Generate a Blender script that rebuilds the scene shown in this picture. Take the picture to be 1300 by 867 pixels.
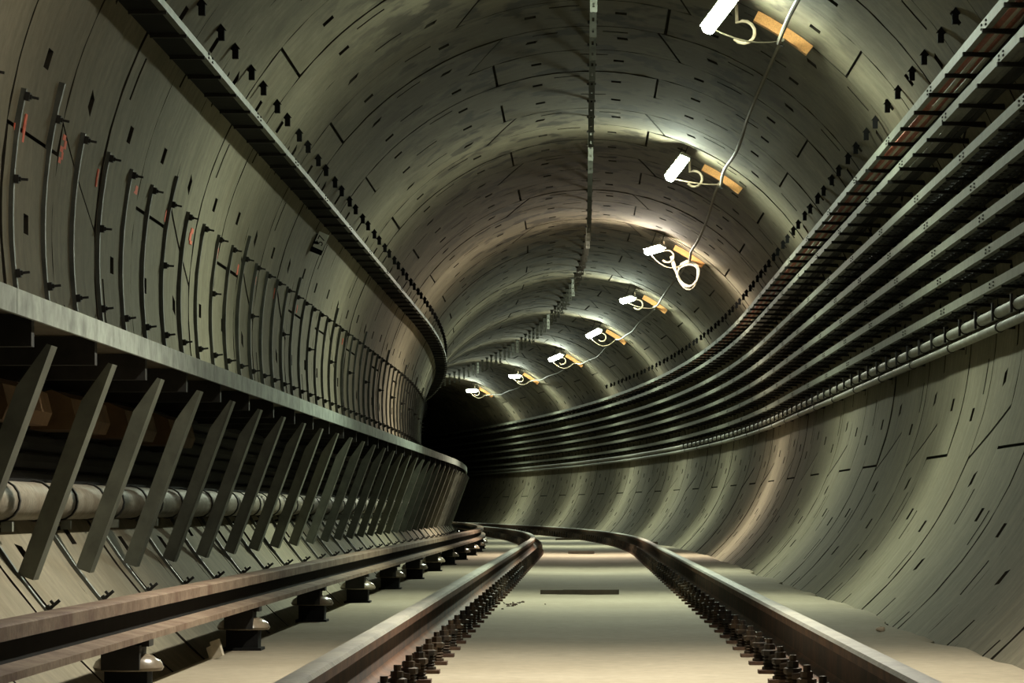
import bpy, math, random
from mathutils import Vector, Matrix

random.seed(7)
for o in list(bpy.data.objects):
    bpy.data.objects.remove(o)
scene = bpy.context.scene
COL = scene.collection
R = math.radians

# ------------------------------------------------------------------ camera, world, exposure
F_PX, IMG_W, IMG_H = 4600.0, 1300.0, 867.0
VP_X, VP_Y = 741.0, 646.0            # where the straight stretch of tunnel vanishes
CAM_Z = 0.404                        # eye height above the rail tops
cam_data = bpy.data.cameras.new('camera')
cam_data.sensor_width = 36.0
cam_data.lens = F_PX / IMG_W * 36.0
cam_data.shift_x = -(VP_X - IMG_W / 2) / IMG_W
cam_data.shift_y = (VP_Y - IMG_H / 2) / IMG_W
cam_data.clip_start = 0.1
cam_data.clip_end = 400
cam = bpy.data.objects.new('camera', cam_data)
cam.location = (0, 0, CAM_Z)
cam.rotation_euler = (R(90), 0, 0)
COL.objects.link(cam)
scene.camera = cam

world = bpy.data.worlds.new('world')
scene.world = world
world.use_nodes = True
world.node_tree.nodes['Background'].inputs[0].default_value = (0.0, 0.0, 0.0, 1)
world.node_tree.nodes['Background'].inputs[1].default_value = 0.0

vs = scene.view_settings
vs.view_transform = 'Standard'
vs.look = 'None'
vs.gamma = 1.0
vs.use_curve_mapping = False
vs.exposure = -0.2
scene.cycles.max_bounces = 5
scene.cycles.diffuse_bounces = 2
scene.cycles.glossy_bounces = 2

LAMP_POWER = 580.0                    # emission strength of the fluorescent diffusers
LAMP_WATTS = 135.0                   # light thrown by each lamp's reflector
LAMP_COOL = (0.88, 1.0, 0.78)
LAMP_WARM = (1.0, 0.89, 0.71)
LAMP_NEAR = (1.0, 0.94, 0.78)

ORDINAL = ('first second third fourth fifth sixth seventh eighth ninth tenth eleventh twelfth thirteenth fourteenth fifteenth sixteenth '
           'seventeenth eighteenth nineteenth twentieth').split()

# ------------------------------------------------------------------ tunnel path
S0, RC = 46.6, 427.0                 # straight to S0, then a left-hand curve of radius RC
TX, TZ, TR = 0.06, 1.704, 2.60       # tunnel axis (x offset, height over rail top) and inner radius
S_START, S_END = -14.2, 148.3

def frame(s):
    if s <= S0:
        return Vector((0, s, 0)), 0.0
    a = (s - S0) / RC
    return Vector((-RC * (1 - math.cos(a)), S0 + RC * math.sin(a), 0)), a

def W(s, X, z):
    o, a = frame(s)
    return Vector((o.x + math.cos(a) * X, o.y + math.sin(a) * X, z))

def wall_x(z, side, r=TR):
    return TX + side * math.sqrt(max(r * r - (z - TZ) ** 2, 0))

def steps(s0, s1, d=1.5):
    out = [s0]
    if s1 > S0 and s0 < S0:
        out.append(S0)
    s = max(s0, S0)
    while s + d < s1:
        s += d
        out.append(s)
    out.append(s1)
    return out

# ------------------------------------------------------------------ materials
def new_mat(name):
    m = bpy.data.materials.new(name)
    m.use_nodes = True
    nt = m.node_tree
    return m, nt, nt.nodes['Principled BSDF']

def nd(nt, typ, **kw):
    n = nt.nodes.new(typ)
    for k, v in kw.items():
        setattr(n, k, v)
    return n

def noise(nt, pos, scale, detail=4, rough=0.55, vec=None):
    src = pos
    if vec is not None:
        mp = nd(nt, 'ShaderNodeMapping')
        mp.inputs['Scale'].default_value = vec
        nt.links.new(pos, mp.inputs['Vector'])
        src = mp.outputs[0]
    n = nd(nt, 'ShaderNodeTexNoise')
    n.inputs['Scale'].default_value = scale
    n.inputs['Detail'].default_value = detail
    n.inputs['Roughness'].default_value = rough
    nt.links.new(src, n.inputs['Vector'])
    return n.outputs['Fac']

def ramp(nt, val, a, b, lo=0.0, hi=1.0):
    n = nd(nt, 'ShaderNodeMapRange')
    n.inputs['From Min'].default_value = a
    n.inputs['From Max'].default_value = b
    n.inputs['To Min'].default_value = lo
    n.inputs['To Max'].default_value = hi
    nt.links.new(val, n.inputs['Value'])
    return n.outputs[0]

def mul(nt, a, b):
    n = nd(nt, 'ShaderNodeMath', operation='MULTIPLY')
    for i, v in enumerate((a, b)):
        if isinstance(v, (int, float)):
            n.inputs[i].default_value = v
        else:
            nt.links.new(v, n.inputs[i])
    return n.outputs[0]

def mixc(nt, fac, c1, c2):
    n = nd(nt, 'ShaderNodeMix', data_type='RGBA')
    if isinstance(fac, float):
        n.inputs[0].default_value = fac
    else:
        nt.links.new(fac, n.inputs[0])
    for i, c in ((6, c1), (7, c2)):
        if isinstance(c, tuple):
            n.inputs[i].default_value = (*c, 1)
        else:
            nt.links.new(c, n.inputs[i])
    return n.outputs[2]

def scalec(nt, col, fac):
    n = nd(nt, 'ShaderNodeVectorMath', operation='SCALE')
    nt.links.new(col, n.inputs[0])
    nt.links.new(fac, n.inputs['Scale'])
    return n.outputs[0]

def bump(nt, bsdf, h, strength, dist=0.01):
    b = nd(nt, 'ShaderNodeBump')
    b.inputs['Strength'].default_value = strength
    b.inputs['Distance'].default_value = dist
    nt.links.new(h, b.inputs['Height'])
    nt.links.new(b.outputs[0], bsdf.inputs['Normal'])

def concrete(name, c1, c2, stains_and_shade=False, streak=0.3, rough=0.85, rand=0.12):
    m, nt, b = new_mat(name)
    pos = nd(nt, 'ShaderNodeNewGeometry').outputs['Position']
    n1 = noise(nt, pos, 0.7, 6, 0.6)
    n2 = noise(nt, pos, 14, 5, 0.65)
    col = mixc(nt, ramp(nt, n1, 0.3, 0.7), c1, c2)
    col = scalec(nt, col, ramp(nt, n2, 0.3, 0.7, 0.86, 1.12))
    if streak:
        n3 = noise(nt, pos, 1.0, 4, 0.6, (0.7, 9.0, 0.7))
        col = scalec(nt, col, ramp(nt, n3, 0.3, 0.7, 1 - streak / 2, 1 + streak / 2))
    if rand:
        oi = nd(nt, 'ShaderNodeObjectInfo').outputs['Random']
        col = scalec(nt, col, ramp(nt, oi, 0, 1, 1 - rand, 1 + rand * 0.5))
    if stains_and_shade:
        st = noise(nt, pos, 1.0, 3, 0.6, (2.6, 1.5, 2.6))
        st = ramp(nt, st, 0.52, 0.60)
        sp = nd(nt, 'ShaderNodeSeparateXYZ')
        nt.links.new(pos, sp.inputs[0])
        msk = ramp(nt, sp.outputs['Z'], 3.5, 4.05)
        # brown crown grime deepened with painted-in shade, ragged lower edge
        crown_shade = nd(nt, 'ShaderNodeMath', operation='ADD')
        nt.links.new(sp.outputs['Z'], crown_shade.inputs[0])
        nt.links.new(ramp(nt, noise(nt, pos, 1.0, 5, 0.65, (1.6, 0.8, 1.6)), 0.3, 0.7, -0.45, 0.45), crown_shade.inputs[1])
        col = mixc(nt, ramp(nt, crown_shade.outputs[0], 3.2, 4.1, 0.0, 0.66), col, (0.046, 0.034, 0.019))
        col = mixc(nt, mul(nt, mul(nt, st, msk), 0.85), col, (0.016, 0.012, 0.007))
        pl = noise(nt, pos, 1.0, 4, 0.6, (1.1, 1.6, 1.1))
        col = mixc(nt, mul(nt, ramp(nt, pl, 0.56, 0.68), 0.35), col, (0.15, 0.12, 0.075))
    nt.links.new(col, b.inputs['Base Color'])
    b.inputs['Roughness'].default_value = rough
    b.inputs['Specular IOR Level'].default_value = 0.3
    bump(nt, b, n2, 0.25, 0.01)
    return m

def simple(name, col, rough=0.6, metal=0.0, var=0.2, scale=12, spec=0.5, bumpy=0.0, vec=None):
    m, nt, b = new_mat(name)
    pos = nd(nt, 'ShaderNodeNewGeometry').outputs['Position']
    n = noise(nt, pos, scale, 4, 0.6, vec)
    lo = tuple(c * (1 - var) for c in col)
    hi = tuple(min(1, c * (1 + var)) for c in col)
    nt.links.new(mixc(nt, ramp(nt, n, 0.3, 0.7), lo, hi), b.inputs['Base Color'])
    b.inputs['Roughness'].default_value = rough
    b.inputs['Metallic'].default_value = metal
    b.inputs['Specular IOR Level'].default_value = spec
    if bumpy:
        bump(nt, b, n, bumpy, 0.005)
    return m

def rusty(name, c1, c2, scale=4.0, rough=0.7, metal=0.2, vec=None, lo=0.4, hi=0.6):
    m, nt, b = new_mat(name)
    pos = nd(nt, 'ShaderNodeNewGeometry').outputs['Position']
    n1 = noise(nt, pos, scale, 5, 0.65, vec)
    n2 = noise(nt, pos, 40, 4, 0.6)
    col = mixc(nt, ramp(nt, n1, lo, hi), c1, c2)
    col = scalec(nt, col, ramp(nt, n2, 0.3, 0.7, 0.75, 1.2))
    nt.links.new(col, b.inputs['Base Color'])
    b.inputs['Roughness'].default_value = rough
    b.inputs['Metallic'].default_value = metal
    bump(nt, b, n2, 0.3, 0.004)
    return m

def emitter(name, col, strength):
    m, nt, b = new_mat(name)
    b.inputs['Base Color'].default_value = (0.8, 0.8, 0.8, 1)
    b.inputs['Emission Color'].default_value = (*col, 1)
    b.inputs['Emission Strength'].default_value = strength
    return m

M = {}
M['lining'] = concrete('lining_concrete', (0.165, 0.147, 0.098), (0.235, 0.212, 0.152), stains_and_shade=True)
M['joint'] = simple('joint_dark_grout', (0.025, 0.022, 0.016), 0.95, spec=0.1)  # own dark grout colour of the shells behind the joints
M['pocket'] = simple('pocket_dark', (0.03, 0.026, 0.02), 0.95, spec=0.1)  # one dark tone inside the pockets and on the segment edges
M['floor'] = concrete('floor_concrete', (0.250, 0.214, 0.152), (0.325, 0.284, 0.212), streak=0.0, rand=0)
M['galv'] = simple('galvanised_steel', (0.185, 0.195, 0.155), 0.55, 0.1, 0.2, 7)
M['galv_edge'] = simple('galvanised_edge', (0.215, 0.245, 0.215), 0.6, 0.1, 0.45, 9)
M['strut'] = simple('strut_steel', (0.115, 0.122, 0.095), 0.55, 0.2, 0.3, 8)
M['channel'] = simple('channel_steel', (0.085, 0.09, 0.078), 0.5, 0.3, 0.3, 10)
M['hang'] = simple('hanger_steel', (0.22, 0.23, 0.20), 0.5, 0.3, 0.3, 10)
M['dark'] = simple('dark_steel', (0.022, 0.021, 0.019), 0.7, 0.1, 0.3, 10, spec=0.3)
M['black'] = simple('matte_black', (0.008, 0.008, 0.008), 0.85, 0.0, 0.3, 10, spec=0.15)
M['deck'] = simple('deck_board', (0.08, 0.065, 0.04), 0.8, 0.0, 0.3, 3)
M['tray'] = simple('tray_steel', (0.03, 0.03, 0.026), 0.55, 0.5, 0.3, 6)
M['rail'] = rusty('rail_rust', (0.06, 0.024, 0.012), (0.125, 0.055, 0.026), 3.0, 0.7, 0.25, (1, 1.5, 1))
M['rail_web_shade'] = rusty('rail_web_rust_shaded', (0.018, 0.009, 0.006), (0.06, 0.026, 0.013), 3.0, 0.8, 0.1, (1, 1.5, 1))  # web rust darkened to paint in the shade under the rail head
M['rail_top'] = rusty('rail_running_surface', (0.22, 0.22, 0.19), (0.31, 0.30, 0.25), 2.0, 0.6, 0.0)
M['third'] = rusty('third_rail_rust', (0.12, 0.062, 0.036), (0.235, 0.17, 0.115), 2.0, 0.8, 0.1, (3.0, 2.2, 3.0), 0.34, 0.6)
M['fast'] = rusty('fastener_steel', (0.016, 0.013, 0.010), (0.07, 0.045, 0.025), 9.0, 0.6, 0.4)
M['pad'] = rusty('fastener_plate', (0.07, 0.035, 0.022), (0.11, 0.065, 0.04), 8.0, 0.8, 0.1)
M['porcelain'] = simple('insulator_glaze', (0.22, 0.18, 0.13), 0.22, 0.0, 0.3, 14)
M['pipe'] = rusty('pipe_zinc', (0.17, 0.145, 0.105), (0.24, 0.22, 0.17), 5.0, 0.6, 0.15)
M['pale_pipe'] = simple('pale_pipe', (0.24, 0.245, 0.205), 0.5, 0.1, 0.25, 6)
M['brown'] = simple('brown_duct', (0.15, 0.09, 0.042), 0.8, 0.0, 0.3, 6)
M['wood'] = simple('orange_wood', (0.42, 0.20, 0.06), 0.7, 0.0, 0.25, 16, vec=(6, 1, 6))
M['cord'] = simple('pale_cord', (0.36, 0.29, 0.20), 0.55, 0.0, 0.1, 20)
M['white_cord'] = simple('white_cord', (0.42, 0.39, 0.32), 0.55, 0.0, 0.1, 20)
M['feed'] = simple('feed_cable', (0.11, 0.095, 0.065), 0.5, 0.0, 0.2, 10)
M['cable'] = simple('black_cable', (0.008, 0.008, 0.008), 0.9, 0.0, 0.3, 10)
M['cable_grey'] = simple('grey_cable', (0.16, 0.16, 0.13), 0.5, 0.0, 0.3, 10)
M['cable_red'] = simple('red_cable', (0.42, 0.13, 0.085), 0.55, 0.0, 0.25, 10)
M['cable_white'] = simple('white_cable', (0.55, 0.53, 0.44), 0.5, 0.0, 0.15, 10)
M['housing'] = simple('lamp_housing', (0.30, 0.32, 0.29), 0.5, 0.0, 0.1, 10)
M['lamp_cool'] = emitter('lamp_cool', LAMP_COOL, LAMP_POWER)
M['lamp_near'] = emitter('lamp_near', LAMP_NEAR, LAMP_POWER * 1.15)
M['lamp_warm'] = emitter('lamp_warm', LAMP_WARM, LAMP_POWER * 1.3)
M['paint'] = simple('salmon_spray_paint', (0.80, 0.17, 0.10), 0.8, 0.0, 0.25, 30)
M['sign'] = simple('sign_enamel', (0.78, 0.80, 0.72), 0.6, 0.0, 0.05, 10)
M['ink'] = simple('sign_ink', (0.012, 0.012, 0.012), 0.7, 0.0, 0.1, 10)
M['plank'] = simple('dark_plank', (0.055, 0.042, 0.026), 0.85, 0.0, 0.3, 8)
M['stone'] = simple('pale_stone', (0.55, 0.47, 0.36), 0.9, 0.0, 0.2, 20)
M['blockwood'] = simple('pale_wood', (0.42, 0.37, 0.28), 0.8, 0.0, 0.2, 20)

# ------------------------------------------------------------------ mesh helpers
class MB:
    def __init__(self):
        self.v, self.f, self.m = [], [], []

    def add(self, verts, faces, mi=0):
        b = len(self.v)
        self.v += [Vector(p) for p in verts]
        self.f += [tuple(b + i for i in f) for f in faces]
        self.m += [mi] * len(faces)

    def box(self, c, ax, ay, az, mi=0):
        """box from centre c and three half-extent vectors"""
        c, ax, ay, az = Vector(c), Vector(ax), Vector(ay), Vector(az)
        p = [c + sx * ax + sy * ay + sz * az for sz in (-1, 1) for sy in (-1, 1) for sx in (-1, 1)]
        self.add(p, [(0, 2, 3, 1), (4, 5, 7, 6), (0, 1, 5, 4), (2, 6, 7, 3), (0, 4, 6, 2), (1, 3, 7, 5)], mi)

    def abox(self, x0, x1, y0, y1, z0, z1, mi=0):
        self.box(((x0 + x1) / 2, (y0 + y1) / 2, (z0 + z1) / 2), ((x1 - x0) / 2, 0, 0), (0, (y1 - y0) / 2, 0),
                 (0, 0, (z1 - z0) / 2), mi)

    def bar(self, a, b, side, w, t, mi=0):
        """rectangular bar from a to b; w is the half width along side, t the half thickness across"""
        a, b, side = Vector(a), Vector(b), Vector(side)
        d = (b - a)
        s = (side - d.normalized() * side.dot(d.normalized())).normalized()
        n = d.normalized().cross(s)
        self.box((a + b) / 2, d / 2, s * w, n * t, mi)

    def tube(self, pts, r, n=8, mi=0, cap=True):
        pts = [Vector(p) for p in pts]
        rings = []
        prev = None
        for i, p in enumerate(pts):
            t = (pts[min(i + 1, len(pts) - 1)] - pts[max(i - 1, 0)]).normalized()
            if prev is None:
                ref = Vector((0, 0, 1)) if abs(t.z) < 0.9 else Vector((1, 0, 0))
                u = t.cross(ref).normalized()
            else:
                u = (prev - t * prev.dot(t)).normalized()
            prev = u
            w = t.cross(u)
            rr = r[i] if isinstance(r, (list, tuple)) else r
            rings.append([p + (u * math.cos(2 * math.pi * k / n) + w * math.sin(2 * math.pi * k / n)) * rr for k in range(n)])
        vs_ = [p for ring in rings for p in ring]
        fs = []
        for i in range(len(rings) - 1):
            for k in range(n):
                fs.append((i * n + k, i * n + (k + 1) % n, (i + 1) * n + (k + 1) % n, (i + 1) * n + k))
        if cap:
            fs.append(tuple(range(n - 1, -1, -1)))
            fs.append(tuple((len(rings) - 1) * n + k for k in range(n)))
        self.add(vs_, fs, mi)

    def lathe(self, prof, c=(0, 0, 0), n=14, mi=0):
        """profile of (radius, z) pairs turned about the vertical through c"""
        c = Vector(c)
        vs_ = [c + Vector((r * math.cos(2 * math.pi * k / n), r * math.sin(2 * math.pi * k / n), z)) for r, z in prof for k in range(n)]
        fs = []
        for i in range(len(prof) - 1):
            for k in range(n):
                fs.append((i * n + k, i * n + (k + 1) % n, (i + 1) * n + (k + 1) % n, (i + 1) * n + k))
        fs.append(tuple(range(n - 1, -1, -1)))
        fs.append(tuple((len(prof) - 1) * n + k for k in range(n)))
        self.add(vs_, fs, mi)

    def sweep(self, prof, ss, mi=0, closed=True, cap=True, mids=None):
        """profile of (X, z) points carried along the tunnel path at stations ss"""
        n = len(prof)
        vs_ = [W(s, x, z) for s in ss for x, z in prof]
        fs, ms = [], []
        for i in range(len(ss) - 1):
            for k in range(n if closed else n - 1):
                k2 = (k + 1) % n
                fs.append((i * n + k, i * n + k2, (i + 1) * n + k2, (i + 1) * n + k))
                ms.append(mids[k] if mids else mi)
        if closed and cap:
            fs.append(tuple(range(n - 1, -1, -1)))
            fs.append(tuple((len(ss) - 1) * n + k for k in range(n)))
            ms += [mi, mi]
        b = len(self.v)
        self.v += vs_
        self.f += [tuple(b + i for i in f) for f in fs]
        self.m += ms

    def mesh(self, name, mats, smooth=False, origin=None):
        me = bpy.data.meshes.new(name)
        o = origin or Vector((0, 0, 0))
        me.from_pydata([tuple(p - o) for p in self.v], [], self.f)
        for m in (mats if isinstance(mats, (list, tuple)) else [mats]):
            me.materials.append(M[m])
        me.polygons.foreach_set('material_index', self.m)
        if smooth:
            me.polygons.foreach_set('use_smooth', [True] * len(self.f))
        me.update()
        import bmesh
        bm = bmesh.new()
        bm.from_mesh(me)
        bmesh.ops.recalc_face_normals(bm, faces=bm.faces)
        bm.to_mesh(me)
        bm.free()
        if smooth:
            me.set_sharp_from_angle(angle=R(40))
        return me

def put(name, mesh, parent=None, loc=(0, 0, 0), rz=0.0):
    o = bpy.data.objects.new(name, mesh)
    o.location = loc
    o.rotation_euler = (0, 0, rz)
    o.parent = parent
    COL.objects.link(o)
    return o

def tag(o, label=None, cat=None, group=None, kind=None):
    if label:
        o['label'] = label
    if cat:
        o['category'] = cat
    if group:
        o['group'] = group
    if kind:
        o['kind'] = kind
    return o

def thing(name, label, cat, loc=(0, 0, 0), rz=0.0, group=None):
    return tag(put(name, None, None, loc, rz), label, cat, group)

def place(s, X=0.0, z=0.0):
    """location and heading of a station of the path"""
    return W(s, X, z), frame(s)[1]

def ring_place(s):
    return W(s, TX, TZ), frame(s)[1]

def polar(phi, r, y=0.0):
    """ring-local point: phi in degrees from the crown, positive to the right"""
    return Vector((r * math.sin(R(phi)), y, r * math.cos(R(phi))))

def circ(cx, cz, r, n=10):
    return [(cx + r * math.cos(2 * math.pi * k / n), cz + r * math.sin(2 * math.pi * k / n)) for k in range(n)]

# ------------------------------------------------------------------ tunnel lining
RING = 1.5
RING0 = 30.8
FLOOR_Z = -0.216
RING_TYPES = {
    'L': [-150, -81.4, -18.6, 45.2, 111, 150],
    'R': [-150, -113.5, -50.4, 13.3, 78, 150],
    'N': [-150, (-78, -87), (-16, -23.5), (12, 17), (62, 66), (105, 112), 150],
}
RING_SEQ = {-2: 'R', -1: 'N', 0: 'L', 1: 'R', 2: 'L', 3: 'N'}

def ring_type(i):
    if i in RING_SEQ:
        return RING_SEQ[i]
    if i > 3:
        return 'RLN'[(i - 4) % 3]
    return 'NLR'[(-3 - i) % 3]

def segment_mb(p0, p1, mb=None, xform=None):
    p0a, p0b = p0 if isinstance(p0, tuple) else (p0, p0)
    p1a, p1b = p1 if isinstance(p1, tuple) else (p1, p1)
    arc = ((p1a + p1b) - (p0a + p0b)) / 2
    gap = 0.5 * 0.019 / TR * 180 / math.pi
    p0a, p0b, p1a, p1b = p0a + gap, p0b + gap, p1a - gap, p1b - gap
    ga = 0.013
    ys = [ga, 0.28, 0.335, 0.62, 0.76, RING - ga]
    npk = max(2, round(arc / 16.0))
    us, cells = set(), {}
    marks = []
    for i in range(npk):
        u = (i + 0.5) / npk
        marks.append((u - 1.0 / arc, u + 1.0 / arc, 3))
    for u in (0.3, 0.72):
        marks.append((u - 2.6 / arc, u + 2.6 / arc, 1))
    us = [0.0, 1.0]
    for a, b, _ in marks:
        us += [a, b]
    n = max(4, int(arc / 5.5))
    us += [k / n for k in range(1, n)]
    us = sorted(us)
    cl = [us[0]]
    keep = set(x for a, b, _ in marks for x in (a, b)) | {0.0, 1.0}
    for u in us[1:]:
        if u - cl[-1] < 0.008:
            if u in keep:
                if cl[-1] in keep:
                    cl.append(u)
                else:
                    cl[-1] = u
            continue
        cl.append(u)
    us = cl
    def P(u, y, r):
        t = y / RING
        a = p0a + (p0b - p0a) * t
        b = p1a + (p1b - p1a) * t
        q = polar(a + (b - a) * u, r, y - RING / 2)
        return xform @ q if xform else q
    if mb is None:
        mb = MB()
    nu, ny = len(us), len(ys)
    base = len(mb.v)
    for y in ys:
        for u in us:
            mb.v.append(P(u, y, TR))
    idx = lambda j, i: base + j * nu + i
    for j in range(ny - 1):
        for i in range(nu - 1):
            um = (us[i] + us[i + 1]) / 2
            if any(a - 1e-6 < um < b + 1e-6 and j == jj for a, b, jj in marks):
                quad = [(us[i], ys[j]), (us[i + 1], ys[j]), (us[i + 1], ys[j + 1]), (us[i], ys[j + 1])]
                rim = [idx(j, i), idx(j, i + 1), idx(j + 1, i + 1), idx(j + 1, i)]
                b = len(mb.v)
                for u, y in quad:
                    mb.v.append(P(u, y, TR + 0.03))
                mb.f.append((b, b + 1, b + 2, b + 3))
                mb.m.append(1)
                for k in range(4):
                    mb.f.append((rim[k], rim[(k + 1) % 4], b + (k + 1) % 4, b + k))
                    mb.m.append(1)
            else:
                mb.f.append((idx(j, i), idx(j, i + 1), idx(j + 1, i + 1), idx(j + 1, i)))
                mb.m.append(0)
    # joint faces round the edge
    RO = TR + 0.05
    edge = [(0, i) for i in range(nu)] + [(j, nu - 1) for j in range(1, ny)] + \
           [(ny - 1, i) for i in range(nu - 2, -1, -1)] + [(j, 0) for j in range(ny - 2, 0, -1)]
    b = len(mb.v)
    for j, i in edge:
        mb.v.append(P(us[i], ys[j], RO))
    for k in range(len(edge)):
        k2 = (k + 1) % len(edge)
        mb.f.append((idx(*edge[k]), idx(*edge[k2]), b + k2, b + k))
        mb.m.append(1)
    return mb

def seg_wall(p0, p1):
    f = lambda p: sum(p) / 2 if isinstance(p, tuple) else p
    c = (f(p0) + f(p1)) / 2
    return 'wall_left' if c < -45 else ('wall_right' if c > 45 else 'ceiling')

# backing shells close the joints behind the segments
walls = {}
for nm, a0, a1 in (('wall_left', -152, -45), ('ceiling', -45, 45), ('wall_right', 45, 152)):
    mb = MB()
    k = 12
    ph = [a0 + (a1 - a0) * i / k for i in range(k + 1)]
    prof = [(TX + (TR + 0.04) * math.sin(R(p)), TZ + (TR + 0.04) * math.cos(R(p))) for p in ph]
    prof += [(TX + (TR + 0.10) * math.sin(R(p)), TZ + (TR + 0.10) * math.cos(R(p))) for p in reversed(ph)]
    mb.sweep(prof, steps(S_START, S_END))
    walls[nm] = tag(put(nm, mb.mesh(nm, 'joint')), kind='structure')
tag(walls['wall_left'], 'pale concrete ring lining on the walkway side of the tunnel', 'wall')
tag(walls['wall_right'], 'pale concrete ring lining on the seven-tray side of the tunnel', 'wall')
tag(walls['ceiling'], 'stained concrete crown lining of the tunnel', 'ceiling')

seg_cache = {}
for t, js in RING_TYPES.items():
    for k in range(len(js) - 1):
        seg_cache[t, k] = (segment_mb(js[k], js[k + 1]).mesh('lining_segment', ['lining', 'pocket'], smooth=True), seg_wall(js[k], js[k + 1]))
joined = {k: MB() for k in walls}
i0 = int(math.ceil((S_START - RING0) / RING))
i1 = int((S_END - RING0) / RING)
for i in range(i0, i1):
    s = RING0 + (i + 0.5) * RING
    t = ring_type(i)
    js = RING_TYPES[t]
    loc, rz = ring_place(s)
    for k in range(len(js) - 1):
        me, wn = seg_cache[t, k]
        if 9.5 < s < 100:
            f_ = lambda p: sum(p) / 2 if isinstance(p, tuple) else p
            jit = polar((f_(js[k]) + f_(js[k + 1])) / 2, random.uniform(-0.002, 0.007))
            put('lining_segment', me, walls[wn], loc + Matrix.Rotation(rz, 3, 'Z') @ jit, rz)
        else:
            segment_mb(js[k], js[k + 1], joined[wn], Matrix.Translation(loc) @ Matrix.Rotation(rz, 4, 'Z'))
for wn, mb in joined.items():
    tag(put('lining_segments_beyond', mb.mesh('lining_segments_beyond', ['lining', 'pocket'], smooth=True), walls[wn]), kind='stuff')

# ------------------------------------------------------------------ floor slab with gutter
mb = MB()
fs_ = []
s = S_START
while s < S_END:
    fs_.append(s)
    s += 0.35 if 10 < s < 60 else 1.2
fs_.append(S_END)
rndf = random.Random(3)
verts, faces = [], []
rag = 0.0
for s in fs_:
    rag = 0.6 * rag + rndf.uniform(-0.05, 0.05)
    xr = wall_x(FLOOR_Z, 1) + 0.02 + 0
    xe = 1.69 + rag
    prof = [(-1.86, -0.34), (-1.58, -0.30), (-1.575, FLOOR_Z - 0.006), (-1.56, FLOOR_Z), (-0.55, FLOOR_Z + 0.002), (0.06, FLOOR_Z - 0.004),
            (0.6, FLOOR_Z + 0.002), (1.3, FLOOR_Z), (xe - 0.05, FLOOR_Z - 0.003), (xe, FLOOR_Z - 0.025), (xe + 0.025, -0.40), (1.6, -0.5), (-1.86, -0.5)]
    verts.append([W(s, x, z) for x, z in prof])
n = len(verts[0])
for i in range(len(verts) - 1):
    for k in range(n):
        k2 = (k + 1) % n
        faces.append((i * n + k, i * n + k2, (i + 1) * n + k2, (i + 1) * n + k))
mb.add([p for r_ in verts for p in r_], faces)
floor = tag(put('floor', mb.mesh('floor', 'floor', smooth=True)), 'dusty beige concrete track slab between the rails', 'floor', kind='structure')

# ------------------------------------------------------------------ running rails
XL, XR = -0.696, 0.811               # rail centre lines
def rail_prof(cx):
    h = [(-0.075, -0.172), (0.075, -0.172), (0.075, -0.160), (0.02, -0.142), (0.009, -0.128), (0.009, -0.052), (0.034, -0.040),
         (0.036, -0.012), (0.028, -0.002), (0.012, 0.0), (-0.012, 0.0), (-0.028, -0.002), (-0.036, -0.012), (-0.034, -0.040), (-0.009, -0.052),
         (-0.009, -0.128), (-0.02, -0.142), (-0.075, -0.160)]
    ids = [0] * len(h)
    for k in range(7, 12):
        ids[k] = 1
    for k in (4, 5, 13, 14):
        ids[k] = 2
    return [(cx + x, z) for x, z in h], ids

for cx, lab in ((XL, 'rusty steel running rail beside the mushroom-insulated conductor rail'),
                (XR, 'rusty steel running rail beside the curved bare wall')):
    base = W(0, cx, -0.172)
    mb = MB()
    pr, ids = rail_prof(cx)
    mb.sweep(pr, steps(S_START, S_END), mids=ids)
    o = put('running_rail', mb.mesh('running_rail', ['rail', 'rail_top', 'rail_web_shade'], smooth=True, origin=base), None, base)
    tag(o, lab, 'rail')

# fasteners: base plate, two sprung bolts, two clips; far ones as one small mesh
def fastener_meshes():
    d = {}
    mb = MB(); mb.abox(-0.155, 0.155, -0.055, 0.055, -0.006, 0.016); mb.abox(-0.085, 0.085, -0.07, 0.07, 0.016, 0.044); d['base_plate'] = mb.mesh('base_plate', 'pad')
    for sgn, key in ((-1, 'out'), (1, 'in')):
        mb = MB()
        x = sgn * 0.113
        mb.lathe([(0.028, 0.014), (0.028, 0.026), (0.020, 0.030), (0.027, 0.036), (0.020, 0.042), (0.027, 0.048), (0.020, 0.054), (0.027, 0.060), (0.020, 0.066), (0.031, 0.072), (0.031, 0.088),
                  (0.020, 0.092), (0.020, 0.112), (0.012, 0.113), (0.012, 0.132)], (x, 0, 0), 8)
        d['bolt_' + key] = mb.mesh('spring_bolt', 'fast')
        mb = MB()
        mb.box((sgn * 0.085, 0, 0.066), (0.032, 0, sgn * -0.004), (0, 0.045, 0), (0, 0, 0.010))
        d['clip_' + key] = mb.mesh('rail_clip', 'fast')
    mb = MB()
    mb.abox(-0.155, 0.155, -0.055, 0.055, -0.006, 0.016, 1)
    mb.abox(-0.085, 0.085, -0.07, 0.07, 0.016, 0.044, 1)
    for sgn in (-1, 1):
        mb.abox(sgn * 0.113 - 0.026, sgn * 0.113 + 0.026, -0.026, 0.026, 0.014, 0.092)
        mb.abox(sgn * 0.113 - 0.014, sgn * 0.113 + 0.014, -0.014, 0.014, 0.092, 0.124)
        mb.abox(sgn * 0.085 - 0.03, sgn * 0.085 + 0.03, -0.045, 0.045, 0.056, 0.076)
    d['simple'] = mb.mesh('rail_fastener', ['fast', 'pad'])
    return d
FM = fastener_meshes()
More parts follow.
